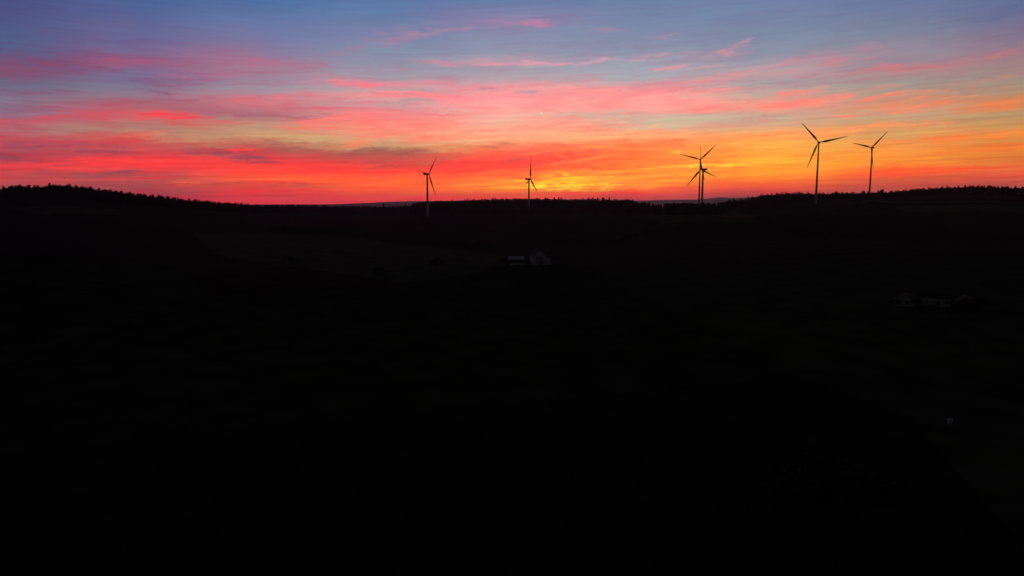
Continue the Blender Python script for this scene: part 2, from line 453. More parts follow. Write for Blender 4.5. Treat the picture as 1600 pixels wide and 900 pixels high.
mat_white = material('turbine_paint', (0.46, 0.47, 0.48), (0.54, 0.55, 0.56), 0.05, 0.55)
mat_blade = material('blade_gelcoat', (0.55, 0.56, 0.57), (0.62, 0.63, 0.64), 0.05, 0.4)
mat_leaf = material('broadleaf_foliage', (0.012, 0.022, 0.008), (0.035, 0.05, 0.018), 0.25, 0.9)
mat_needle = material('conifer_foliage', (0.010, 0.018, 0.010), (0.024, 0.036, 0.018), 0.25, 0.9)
for m_ in (mat_leaf, mat_needle):
    m_.node_tree.nodes['Principled BSDF'].inputs['Specular IOR Level'].default_value = 0.06
mat_bark = material('bark', (0.04, 0.03, 0.022), (0.08, 0.06, 0.045), 2.0, 0.95, 0.3)
mat_render = material('white_render', (0.36, 0.355, 0.37), (0.50, 0.49, 0.50), 0.6, 0.9)
mat_plaster = material('weathered_plaster', (0.24, 0.235, 0.23), (0.40, 0.39, 0.38), 0.5, 0.95)
mat_roof = material('dark_roof_tiles', (0.03, 0.022, 0.02), (0.06, 0.04, 0.035), 1.5, 0.8, 0.2)
mat_tin = material('pale_sheet_roof', (0.45, 0.45, 0.47), (0.58, 0.58, 0.6), 0.8, 0.6)
mat_glass = material('window_glass', (0.012, 0.013, 0.015), (0.02, 0.02, 0.022), 1.0, 0.5)
mat_wood = material('dark_boards', (0.02, 0.015, 0.012), (0.045, 0.035, 0.03), 2.0, 0.85)
mat_track = material('gravel_track', (0.16, 0.15, 0.13), (0.26, 0.24, 0.21), 0.5, 0.95)
mat_concrete = material('concrete', (0.25, 0.25, 0.24), (0.36, 0.35, 0.34), 0.8, 0.9)

for m_ in (mat_roof, mat_concrete, mat_wood):
    m_.node_tree.nodes['Principled BSDF'].inputs['Specular IOR Level'].default_value = 0.03

# ------------------------------------------------------------------ lie of the land
# skyline as seen from the camera: picture x, picture y of the tree tops, distance of that ridge, tree height there
SKY = [(-400, 300, 1100, 15), (0, 293, 1050, 15), (30, 290, 1050, 15), (80, 289, 1060, 15), (135, 292, 1080, 15), (190, 299.5, 1100, 14), (250, 306, 1150, 14),
       (300, 313, 1200, 13), (350, 317, 1300, 12), (400, 321, 1400, 12), (480, 321.5, 1600, 12), (600, 322, 1750, 14),
       (645, 320, 1750, 15), (665, 316, 1760, 16), (700, 314, 1780, 17), (780, 311.5, 1780, 17), (850, 310.5, 1780, 17),
       (900, 312, 1760, 17), (945, 311.5, 1720, 17), (980, 316, 1500, 16), (1020, 319, 1150, 15), (1060, 319.5, 1050, 14), (1120, 319, 1080, 14),
       (1145, 315.5, 1280, 14), (1180, 312, 1420, 13), (1230, 303, 1500, 12), (1280, 299.8, 1540, 12), (1330, 296.5, 1560, 12),
       (1400, 293.6, 1580, 12), (1480, 289.6, 1600, 13), (1530, 289.8, 1600, 13), (1600, 292, 1600, 13), (2000, 300, 1600, 13)]
sk_az = np.array([azel(s[0], s[1])[0] for s in SKY])
sk_el = np.array([azel(s[0], s[1])[1] for s in SKY])
sk_r = np.array([s[2] for s in SKY], float)
sk_h = np.array([s[3] for s in SKY], float)
# far hills: picture x, picture y of the crest
HILL1 = [(-300, 318), (420, 320), (520, 319), (560, 317.5), (600, 315.5), (650, 314), (700, 314), (780, 316), (880, 317), (940, 314.5), (980, 313.5), (1040, 313), (1075, 312), (1110, 312.5),
         (1145, 311), (1200, 309), (1260, 306), (1400, 310), (1900, 316)]
HILL2 = [(-300, 320), (880, 319), (960, 314.5), (1040, 312), (1090, 311.5), (1112, 309.3), (1125, 307.6), (1140, 308.6), (1160, 308.3), (1190, 306.5), (1230, 304), (1300, 305), (1900, 312)]
h1_az = np.array([azel(*p)[0] for p in HILL1]); h1_el = np.array([azel(*p)[1] for p in HILL1])
h2_az = np.array([azel(*p)[0] for p in HILL2]); h2_el = np.array([azel(*p)[1] for p in HILL2])
R_H1, R_H2 = 18000.0, 23000.0


def sstep(t):
    t = np.clip(t, 0, 1)
    return t * t * (3 - 2 * t)


def fbm(x, y):
    return (np.sin(x / 173 + 1.3) * np.cos(y / 211 - .4) + .5 * np.sin(x / 71 - y / 93 + 2.1) + .3 * np.sin(x / 37 + y / 41))


FIX = []            # (x, y, target height, radius): level spots for turbines and houses


def height_raw(x, y):
    x = np.asarray(x, float); y = np.asarray(y, float)
    r = np.hypot(x, y) + 1e-6
    az = np.degrees(np.arctan2(x, y))
    rr = np.interp(az, sk_az, sk_r)
    tree = np.interp(az, sk_az, sk_h)
    zr = CAM.z + rr * np.tan(np.radians(np.interp(az, sk_az, sk_el))) - tree
    t = r / rr
    valley = 1.5 * fbm(x, y) * sstep(r / 120)
    z = valley + (zr - valley) * (sstep((t - .12) / .9) * .55 + .45 * np.clip((t - .2) / .8, 0, 1) ** 1.3)
    down = sstep((t - 1.0) / .9)
    z = np.where(t > 1, zr * (1 - down) + (-25 + 4 * fbm(x / 3, y / 3)) * down, z)
    for haz, hel, hr, wid in ((h1_az, h1_el, R_H1, 1900.), (h2_az, h2_el, R_H2, 2200.)):
        zt = CAM.z + hr * np.tan(np.radians(np.interp(az, haz, hel)))
        g = np.exp(-((r - hr) / wid) ** 2)
        z = np.where(r > 3200, np.maximum(z, -25 + (zt + 25) * g), z)
    front = sstep((150 - np.abs(az)) / 60)
    return z * front + (1 - front) * (3 * fbm(x, y))


def height(x, y):
    z = height_raw(x, y)
    for fx, fy, dz, rad in FIX:
        z = z + dz * np.exp(-((np.asarray(x) - fx) ** 2 + (np.asarray(y) - fy) ** 2) / rad ** 2)
    return z


def level_spot(x, y, z, rad):
    FIX.append((x, y, z - float(height(x, y)), rad))


# turbines: kind, hub pixel, base pixel y, depth, turn of the rotor from facing the camera (left +), blade angles, label
TURBINES = [
    ('long', (670.2, 272.0), 338, 1298, -52, 38.5, 'leftmost wind turbine, long nacelle pointing left, one blade raised to the right'),
    ('long', (829.3, 279.9), 338, 1490, -68, 9.0, 'smallest wind turbine, one blade straight up, left of the yellow glow'),
    ('short', (1094.0, 249.3), 324, 1430, 6, 46.0, 'taller slender wind turbine of the overlapping pair, blades spread left and up to the right'),
    ('long', (1095.6, 264.7), 334, 1191, 48.5, -10.0, 'lower thick-towered wind turbine of the overlapping pair, nacelle pointing right'),
    ('short', (1279.0, 222.4), 318.5, 1138, 9, -40.0, 'largest wind turbine, rotor facing the viewer with all three blades clear against the orange sky'),
    ('short', (1361.3, 230.8), 312, 1372, 34, 46.7, 'rightmost wind turbine with two raised blades in a V and one hanging along its tower'),
]
OVERHANG = {'long': 4.3, 'short': 3.6}
turb_spots = []
for kind, hub, by, depth, turn, ang, label in TURBINES:
    H = at_depth(*hub, depth)
    vd = Vector((H.x, H.y, 0)).normalized()
    axis = Matrix.Rotation(R(-turn), 3, 'Z') @ (-vd)        # the way the rotor faces
    B = at_depth(hub[0], by, depth)
    tower = H - axis * OVERHANG[kind]
    turb_spots.append((kind, H, axis, tower, B.z, ang, label))
    level_spot(tower.x, tower.y, B.z, 110)

HOUSE = on_level(841, 412, 10.0)
level_spot(HOUSE.x, HOUSE.y, 10.0, 60)
FARM = on_level(1468, 479, 5.0)
level_spot(FARM.x, FARM.y, 5.0, 60)
BOX = on_level(1484, 663, 0.5)
level_spot(BOX.x, BOX.y, 0.5, 30)


def ground_at(px, py):
    """first point of the land along the line of sight through a picture point"""
    d = ray(px, py)
    t = 60.0
    while t < 4000:
        p = CAM + d * t
        if p.z <= float(height(p.x, p.y)):
            return p
        t *= 1.006
    return CAM + d * 4000


# ------------------------------------------------------------------ ground sheet
az_list = np.concatenate([np.arange(-180, -46, 4.0), np.arange(-46, 46.01, 0.25), np.arange(50, 177, 4.0)])
r_list = np.concatenate([[0.0], np.geomspace(8, 250, 40), np.geomspace(257, 2400, 130), np.geomspace(2480, 27000, 80)])
AA, RR = np.meshgrid(np.radians(az_list), r_list)
X, Y = RR * np.sin(AA), RR * np.cos(AA)
Z = height(X, Y)
nr, na = X.shape
Vg = np.stack([X.ravel(), Y.ravel(), Z.ravel()], 1)
idx = np.arange(nr * na).reshape(nr, na)
a = idx[:-1, :]; b = idx[1:, :]
Fg = np.stack([a, np.roll(a, -1, 1), np.roll(b, -1, 1), b], -1).reshape(-1, 4)[:, ::-1]


def ground_material():
    m = bpy.data.materials.new('farmland')
    m.use_nodes = True
    nt = m.node_tree
    p = nt.nodes['Principled BSDF']
    geo = nt.nodes.new('ShaderNodeNewGeometry')
    vor = nt.nodes.new('ShaderNodeTexVoronoi')
    vor.inputs['Scale'].default_value = 1 / 170
    mp = nt.nodes.new('ShaderNodeMapping')
    mp.inputs['Rotation'].default_value = (0, 0, .5)
    mp.inputs['Scale'].default_value = (1, .55, 0)
    nt.links.new(geo.outputs['Position'], mp.inputs[0])
    nt.links.new(mp.outputs[0], vor.inputs['Vector'])
    sp = nt.nodes.new('ShaderNodeSeparateColor')
    nt.links.new(vor.outputs['Color'], sp.inputs[0])
    rp = nt.nodes.new('ShaderNodeValToRGB')
    rp.color_ramp.interpolation = 'CONSTANT'
    e = rp.color_ramp.elements
    e[0].position, e[0].color = 0, (0.038, 0.052, 0.024, 1)
    e[1].position, e[1].color = .3, (0.05, 0.062, 0.030, 1)
    for ps, c in ((.55, (0.042, 0.036, 0.026, 1)), (.78, (0.06, 0.056, 0.034, 1))):
        k = e.new(ps); k.color = c
    nt.links.new(sp.outputs[0], rp.inputs[0])
    nz = nt.nodes.new('ShaderNodeTexNoise')
    nz.inputs['Scale'].default_value = .08
    nz.inputs['Detail'].default_value = 8
    nt.links.new(geo.outputs['Position'], nz.inputs['Vector'])
    mr = nt.nodes.new('ShaderNodeMapRange')
    mr.inputs[1].default_value = .3; mr.inputs[2].default_value = .7
    mr.inputs[3].default_value = .55; mr.inputs[4].default_value = 1.25
    nt.links.new(nz.outputs['Fac'], mr.inputs[0])
    at = nt.nodes.new('ShaderNodeAttribute')
    at.attribute_name = 'meadow'
    mx = nt.nodes.new('ShaderNodeMix'); mx.data_type = 'RGBA'
    nt.links.new(at.outputs['Fac'], mx.inputs[0])
    nt.links.new(rp.outputs[0], mx.inputs[6])
    mx.inputs[7].default_value = (0.092, 0.11, 0.055, 1)
    sc = nt.nodes.new('ShaderNodeVectorMath'); sc.operation = 'SCALE'
    nt.links.new(mx.outputs[2], sc.inputs[0]); nt.links.new(mr.outputs[0], sc.inputs['Scale'])
    nt.links.new(sc.outputs[0], p.inputs['Base Color'])
    p.inputs['Roughness'].default_value = 1.0
    p.inputs['Specular IOR Level'].default_value = 0.0
    return m


ground = quads_obj('ground', Vg, Fg, ground_material())
ground.data.polygons.foreach_set('use_smooth', [True] * len(ground.data.polygons))
tag(ground, 'dark rolling farmland under the sunset', 'ground', kind='structure')

# mown meadows, as outlines on the land
MEADOWS = [[(300, 366), (420, 364), (560, 372), (700, 388), (790, 400), (800, 412), (720, 432), (620, 440), (480, 420), (340, 398)],
           [(1000, 338), (1090, 330), (1180, 338), (1170, 346), (1040, 352)],
           [(1390, 324), (1500, 321), (1600, 321), (1700, 326), (1600, 334), (1420, 332)],
           [(0, 326), (60, 322), (180, 328), (190, 336), (60, 336)]]


def inside(poly, x, y):
    res = np.zeros(x.shape, bool)
    j = len(poly) - 1
    for i in range(len(poly)):
        xi, yi = poly[i]; xj, yj = poly[j]
        c = ((yi > y) != (yj > y)) & (x < (xj - xi) * (y - yi) / (yj - yi + 1e-9) + xi)
        res ^= c
        j = i
    return res


mead_world = []
mead = np.zeros(nr * na, np.float32)
for poly in MEADOWS:
    wp = []
    for k, (px, py) in enumerate(poly):
        g = ground_at(px, py)
        wp.append((g.x, g.y))
    mead_world.append(wp)
    mead[inside(wp, Vg[:, 0], Vg[:, 1])] = 1.0
att = ground.data.attributes.new('meadow', 'FLOAT', 'POINT')
att.data.foreach_set('value', mead)


def ribbon(name, pts, width, label):
    dense = []
    for (x0, y0), (x1, y1) in zip(pts[:-1], pts[1:]):
        n = max(2, int(math.hypot(x1 - x0, y1 - y0) / 6))
        dense += [(x0 + (x1 - x0) * i / n, y0 + (y1 - y0) * i / n) for i in range(n)]
    dense.append(pts[-1])
    vs, fs = [], []
    for i, (x, y) in enumerate(dense):
        x2, y2 = dense[min(i + 1, len(dense) - 1)]
        x1, y1 = dense[max(i - 1, 0)]
        d = Vector((x2 - x1, y2 - y1)).normalized()
        for s in (-1, 1):
            qx, qy = x - s * d.y * width / 2, y + s * d.x * width / 2
            vs.append((qx, qy, float(height(qx, qy)) + .25))
        if i:
            fs.append((2 * i - 2, 2 * i, 2 * i + 1, 2 * i - 1))
    return tag(mesh_obj(name, vs, fs, mat_track), label, 'track', kind='structure')


def track_px(px):
    out = []
    for x, y in px:
        g = ground_at(x, y)
        out.append((g.x, g.y))
    return out


ribbon('farm_track', track_px([(1345, 316), (1362, 314), (1400, 317), (1480, 316), (1600, 316.5), (1680, 318)]), 5, 'pale track along the foot of the right ridge')
ribbon('field_track', track_px([(1080, 340), (1150, 338.5), (1185, 337.5)]), 5, 'pale track in the fields below the paired turbines')


# ------------------------------------------------------------------ trees
def leaf_quads(c, size, n_up=0.3):
    """random small faces at centres c"""
    n = len(c)
    d1 = rng.normal(size=(n, 3)); d1 /= np.linalg.norm(d1, axis=1)[:, None]
    d2 = rng.normal(size=(n, 3)); d2 -= (d2 * d1).sum(1)[:, None] * d1
    d2 /= np.linalg.norm(d2, axis=1)[:, None]
    s = size * rng.uniform(.6, 1.35, (n, 1))
    V = np.stack([c - d1 * s, c + d2 * s * .62, c + d1 * s, c - d2 * s * .62], 1).reshape(-1, 3)
    return V, np.arange(4 * n).reshape(n, 4)


def broad_crown(h, w, leaves, size):
    k = 15
    cl = []
    for i in range(k):
        u = rng.uniform(0, 1)
        rad = w * .5 * math.sqrt(max(0.12, 1 - (1.6 * u - .62) ** 2)) * rng.uniform(.35, .92)
        a = rng.uniform(0, 2 * math.pi)
        cl.append((rad * math.cos(a), rad * math.sin(a), h * (.28 + .55 * u), w * rng.uniform(.14, .26)))
    cl.append((rng.uniform(-.1, .1) * w, rng.uniform(-.1, .1) * w, h * .80, w * .27))
    pts = []
    for x, y, z, r in cl:
        m = int(leaves / len(cl))
        d = rng.normal(size=(m, 3)); d /= np.linalg.norm(d, axis=1)[:, None]
        pts.append(np.array([x, y, z]) + d * r * rng.uniform(.35, 1.05, (m, 1)) * np.array([1, 1, .85]))
    c = np.concatenate(pts)
    c[:, 2] = np.clip(c[:, 2], h * .12, h * 1.0)
    return leaf_quads(c, size)


def fir_crown(h, w, tiers, per):
    Vs = []
    for t in range(tiers):
        f = t / (tiers - 1)
        z = h * (.14 + .82 * f)
        rad = w * .5 * (1 - f) ** .85 * rng.uniform(.75, 1.15) + .12
        for j in range(per):
            a = 2 * math.pi * (j + rng.uniform(-.3, .3)) / per + t * .7
            q = rad * rng.uniform(.7, 1.15)
            c, s = math.cos(a), math.sin(a)
            wd = q * .38 + .1
            drop = q * .45
            Vs += [(0, 0, z + h * .07), (c * q * .55 - s * wd, s * q * .55 + c * wd, z - drop * .4), (c * q, s * q, z - drop), (c * q * .55 + s * wd, s * q * .55 - c * wd, z - drop * .4)]
    n = len(Vs)
    Vs += [(.12, 0, h * .9), (0, .12, h * .9), (0, 0, h * 1.03), (-.12, 0, h * .9)]
    V = np.array(Vs)
    return V, np.arange(len(V)).reshape(-1, 4)


def trunk_quads(h, r0, lean=0.0):
    n = 7
    prof = [(r0 * 1.3, -0.6), (r0, h * .06), (r0 * .75, h * .4), (r0 * .35, h * .75), (r0 * .12, h * .93)]
    V, F = [], []
    for j, (r, z) in enumerate(prof):
        for i in range(n):
            a = 2 * math.pi * i / n
            V.append((r * math.cos(a) + lean * z, r * math.sin(a), z))
    for j in range(len(prof) - 1):
        for i in range(n):
            F.append((j * n + i, j * n + (i + 1) % n, (j + 1) * n + (i + 1) % n, (j + 1) * n + i))
    # limbs
    for k in range(6):
        a = rng.uniform(0, 2 * math.pi); z0 = h * rng.uniform(.3, .6); ln = h * rng.uniform(.18, .3)
        d = np.array([math.cos(a), math.sin(a), .8]); d /= np.linalg.norm(d)
        p0 = np.array([lean * z0, 0, z0]); p1 = p0 + d * ln
        sx = np.cross(d, (0, 0, 1)); sx /= np.linalg.norm(sx); sy = np.cross(d, sx)
        b0 = len(V)
        for p, r in ((p0, r0 * .4), (p1, r0 * .1)):
            for q in (sx, sy, -sx, -sy):
                V.append(tuple(p + q * r))
        for i in range(4):
            F.append((b0 + i, b0 + (i + 1) % 4, b0 + 4 + (i + 1) % 4, b0 + 4 + i))
    return np.array(V), np.array(F)


far_broad = [broad_crown(1.0, .85, 110, .075) for _ in range(7)]
far_fir = [fir_crown(1.0, .38, 8, 6) for _ in range(5)]


def woodland(name, spots, fir_share, hrange, label, kind_mat):
    Vs, Fs, off = [], [], 0
    for x, y in spots:
        fir = rng.uniform() < fir_share
        V, F = (far_fir if fir else far_broad)[rng.integers(5)]
        clump = .5 * math.sin(x / 19 + 1.7 * math.sin(y / 31)) + .5 * math.sin(x / 47 - y / 29)
        h = rng.uniform(*hrange) * (1.12 if fir else .95) * (1 + (.06 if clump > 0 else .10) * clump)
        a = rng.uniform(0, 2 * math.pi)
        c, s = math.cos(a), math.sin(a)
        wv = h * (rng.uniform(.6, .9) if fir else rng.uniform(.85, 1.25))
        P = np.stack([(V[:, 0] * c - V[:, 1] * s) * wv, (V[:, 0] * s + V[:, 1] * c) * wv, V[:, 2] * h], 1)
        P += np.array([x, y, float(height(x, y)) - .3])
        Vs.append(P); Fs.append(F + off); off += len(P)
    o = quads_obj(name, np.concatenate(Vs), np.concatenate(Fs), kind_mat)
    return tag(o, label, 'wood', kind='stuff')


def clear_of_turbines(x, y):
    return all((x - t[3].x) ** 2 + (y - t[3].y) ** 2 > 22 ** 2 for t in turb_spots)


def ridge_spots(px0, px1, step, back, front, jitter=1.0):
    """trees on a belt of land round the ridge line between two picture columns"""
    out = []
    a0, a1 = azel(px0, 310)[0], azel(px1, 310)[0]
    rmid = float(np.interp((a0 + a1) / 2, sk_az, sk_r))
    daz = math.degrees(step / rmid)
    for az in np.arange(a0, a1, daz):
        rr = float(np.interp(az, sk_az, sk_r))
        for dr in np.arange(-front, back, step):
            q = rr + dr + rng.uniform(-.5, .5) * step * jitter
            aa = R(az + rng.uniform(-.5, .5) * daz * jitter)
            x, y = q * math.sin(aa), q * math.cos(aa)
            if clear_of_turbines(x, y) and not any(inside(m, np.array([x]), np.array([y]))[0] for m in mead_world[:1]):
                out.append((x, y))
    return out


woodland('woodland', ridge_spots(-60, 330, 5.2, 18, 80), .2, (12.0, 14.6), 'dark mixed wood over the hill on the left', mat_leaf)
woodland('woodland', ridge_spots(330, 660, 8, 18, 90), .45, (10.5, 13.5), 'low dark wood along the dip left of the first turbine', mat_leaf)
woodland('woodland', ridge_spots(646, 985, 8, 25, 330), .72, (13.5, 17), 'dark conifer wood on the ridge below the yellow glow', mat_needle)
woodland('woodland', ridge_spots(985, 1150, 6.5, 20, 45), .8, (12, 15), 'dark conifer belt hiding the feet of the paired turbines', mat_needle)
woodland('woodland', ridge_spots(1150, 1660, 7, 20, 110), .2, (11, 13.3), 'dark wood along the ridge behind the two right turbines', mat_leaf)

# hedgerow woods in the valley
sp = []
for poly in ([(420, 362), (560, 369), (700, 384), (760, 392)], [(860, 380), (1000, 372), (1150, 366), (1300, 372)]):
    pts = track_px(poly)
    for (x0, y0), (x1, y1) in zip(pts[:-1], pts[1:]):
        n = int(math.hypot(x1 - x0, y1 - y0) / 3.2)
        for i in range(n):
            for k in range(2):
                x = x0 + (x1 - x0) * i / n + rng.normal() * 5; y = y0 + (y1 - y0) * i / n + rng.normal() * 6 + 10 * k
                sp.append((x, y))
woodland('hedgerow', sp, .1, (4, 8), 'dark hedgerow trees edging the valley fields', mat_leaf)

# single trees
tree_templates = {}


def single_tree(form, loc, h, w, label, group=None, near=False):
    key = (form, near, random.randint(0, 2))
    if key not in tree_templates:
        if form == 'fir':
            cv, cf = fir_crown(1.0, .40, 16 if near else 12, 9)
            tv, tf = trunk_quads(1.0, .018)
            names = ('conifer_tree', mat_needle)
        else:
            cv, cf = broad_crown(1.0, .9, 5200 if near else 900, .028 if near else .045)
            tv, tf = trunk_quads(1.0, .028)
            names = ('broadleaf_tree', mat_leaf)
        root = empty(names[0], loc)
        tr = quads_obj('trunk', tv, tf, mat_bark, root)
        cr = quads_obj('crown', cv, cf, names[1], root)
        tree_templates[key] = (tr.data, cr.data, names)
    else:
        td, cd, names = tree_templates[key]
        root = empty(names[0], loc)
        for nm, d in (('trunk', td), ('crown', cd)):
            o = bpy.data.objects.new(nm, d)
            col.objects.link(o)
            o.parent = root
    root.rotation_euler = (0, 0, random.uniform(0, 6.28))
    root.scale = (w, w, h)
    tag(root, label, 'tree', group)
    return root


def skyline_tree(form, px, py, label, group=None, w=None):
    """a tree on the ridge whose top reaches picture height py"""
    az = azel(px, py)[0]
    rr = float(np.interp(az, sk_az, sk_r)) + random.uniform(-14, 6)
    x, y = rr * math.sin(R(az)), rr * math.cos(R(az))
    d = ray(px, py)
    top = CAM.z + d.z * rr / math.hypot(d.x, d.y)
    g = float(height(x, y))
    h = max(6.0, top - g - 0.8)
    single_tree(form, (x, y, g - .2), h, w or h * random.uniform(.5, .75), label, group)


GL = 'treetops standing out on the left hill'
for px, py, w in ((19, 288, 14), (29, 286.6, 16), (38, 291, 9), (62, 289.5, 14), (73, 287.5, 13), (84, 286, 15), (91, 286.2, 15), (99, 288, 10)):
    skyline_tree('broad', px, py, 'rounded broadleaf tree breaking the skyline of the left hill', GL, w)
skyline_tree('fir', 77, 284.5, 'pointed conifer rising from the highest clump on the left hill')
skyline_tree('broad', 108, 285.6, 'broad dark tree just right of the notch on the left hill crest', None, 14)
for px, py in ((119, 287.5), (128, 288.2), (135, 289), (141, 290.5)):
    skyline_tree('broad', px, py, 'dark tree in the row running down from the left hill crest', 'row of trees on the left hill slope', 12)
for px, py in ((225, 301.5), (239, 302.5), (248, 303), (252, 304)):
    skyline_tree('fir', px, py, 'small pointed conifer at the step in the left hill slope', 'conifers at the step of the left slope')
for px, py in ((599, 316), (634, 317.3)):
    skyline_tree('fir', px, py, 'thin lone conifer spike in front of the pale distant hill', 'lone spikes before the far hill')
skyline_tree('broad', 648, 316.5, 'tree at the left end of the wood beside the first turbine', None, 13)
for px, py in ((656, 314.3), (683, 312.4), (688, 312.7), (707, 311.4), (726, 310.9), (730, 310.2), (741, 310.1), (757, 309.6), (770, 308.8), (774, 308.4), (785, 309), (801, 309.5), (806, 310.4)):
    skyline_tree('fir', px, py, 'small conifer spire on the skyline between the first two turbines', 'conifer spires between the first two turbines')
for px, py in ((834, 309), (839, 308.1), (852, 307.9), (855, 308.6), (866, 307.9), (873, 307.4), (877, 308.6), (892, 310.3)):
    skyline_tree('fir', px, py, 'small conifer spire on the ridge right of the second turbine', 'conifer spires right of the second turbine')
skyline_tree('broad', 942, 307, 'largest rounded treetop on the ridge right of the yellow glow', None, 15)
for px, py in ((911, 309.3), (919, 308.2), (926, 308), (934, 308.4)):
    skyline_tree('fir', px, py, 'conifer in the clump left of the largest rounded treetop', 'conifer clump by the rounded treetop')
skyline_tree('fir', 952, 307.6, 'slim conifer just right of the largest rounded treetop')
skyline_tree('fir', 963.5, 310.8, 'taller of two conifers standing apart on the slope before the paired turbines')
skyline_tree('fir', 970, 311.8, 'shorter of two conifers standing apart on the slope before the paired turbines')
skyline_tree('broad', 1307, 297.4, 'bushy treetop just right of the largest turbine on the ridge', None, 11)
skyline_tree('broad', 1349, 295.2, 'treetop left of the rightmost turbine on the ridge', None, 11)
skyline_tree('broad', 1379, 293.9, 'rounded treetop just right of the rightmost turbine', None, 13)
skyline_tree('broad', 1520, 288.3, 'rounded treetop at the highest point of the right ridge', None, 15)
skyline_tree('fir', 1575, 289.3, 'left of two conifers poking up near the right edge of the ridge')
skyline_tree('fir', 1587, 289.8, 'right of two conifers poking up near the right edge of the ridge')

for px, py, h, w, lab in ((683, 420, 9, 12, 'large round dark tree at the right end of the dim meadow'),
                          (592, 436, 8, 9, 'round dark tree at the lower edge of the dim meadow'),
                          (452, 415, 8, 10, 'dark tree at the lower left of the dim meadow'),
                          (868, 412, 7, 8, 'dark tree standing beside the white gabled house')):
    g = ground_at(px, py)
    single_tree('broad', (g.x, g.y, float(height(g.x, g.y)) - .2), h, w, lab)
g = ground_at(1290, 815)
single_tree('broad', (g.x, g.y, float(height(g.x, g.y)) - .2), 10, 22, 'wide spreading tree in the dark foreground at lower right', None, True)


# ------------------------------------------------------------------ wind turbines
def blade_mesh(Lb, pitch):
    st = [(0.0, .95, .95, 0), (.03, .95, .95, 0), (.08, 1.3, .8, 10), (.15, 2.1, .62, 14), (.22, 2.75, .5, 12), (.3, 2.55, .42, 9),
          (.45, 2.0, .32, 6), (.6, 1.55, .24, 4), (.75, 1.15, .17, 2), (.88, .8, .11, 1), (.97, .45, .06, 0), (1.0, .12, .03, 0)]
    n = 14
    vs, fs = [], []
    for t, ch, th, tw in st:
        for i in range(n):
            a = 2 * math.pi * i / n
            cx, cy = math.cos(a) * ch * .64, math.sin(a) * th * .7
            if t > .05:
                cx += ch * .22                      # trailing edge to one side
                cy *= (1 - .35 * math.cos(a))
            tr = R(tw + pitch * min(1.0, t / .1))
            x = cx * math.cos(tr) - cy * math.sin(tr)
            y = cx * math.sin(tr) + cy * math.cos(tr)
            vs.append((x, y - .9 * t * t, 1.0 + t * (Lb - 1.0)))
    for j in range(len(st) - 1):
        for i in range(n):
            fs.append((j * n + i, j * n + (i + 1) % n, (j + 1) * n + (i + 1) % n, (j + 1) * n + i))
    fs.append(tuple(range(n))[::-1])
    fs.append(tuple((len(st) - 1) * n + i for i in range(n)))
    return vs, fs


def nacelle_mb(kind):
    mb = MB()
    # rotor faces -Y, cabin runs to +Y
    if kind == 'long':
        st = [(-1.9, 1.35, -1.3, 1.35), (-1.2, 1.75, -1.7, 1.75), (2.5, 1.85, -1.8, 1.95), (6.5, 1.8, -1.7, 2.0), (8.6, 1.5, -.9, 1.95), (9.1, 1.2, -.3, 1.7)]
    else:
        st = [(-1.5, 1.1, -1.1, 1.1), (-.8, 1.5, -1.5, 1.5), (1.5, 1.6, -1.55, 1.65), (4.0, 1.5, -1.4, 1.6), (5.6, 1.1, -.9, 1.3), (6.1, .6, -.4, .9)]
    n = 16
    vs, fs = [], []
    for y, hw, zl, zh in st:
        for i in range(n):
            a = 2 * math.pi * i / n
            c, s = math.cos(a), math.sin(a)
            cx = math.copysign(abs(c) ** .55, c) * hw
            sz = math.copysign(abs(s) ** .55, s)
            vs.append((cx, y, (zl + zh) / 2 + sz * (zh - zl) / 2))
    for j in range(len(st) - 1):
        for i in range(n):
            fs.append((j * n + i, (j + 1) * n + i, (j + 1) * n + (i + 1) % n, j * n + (i + 1) % n))
    fs.append(tuple(range(n)))
    fs.append(tuple((len(st) - 1) * n + i for i in range(n))[::-1])
    return mb.add(vs, fs)


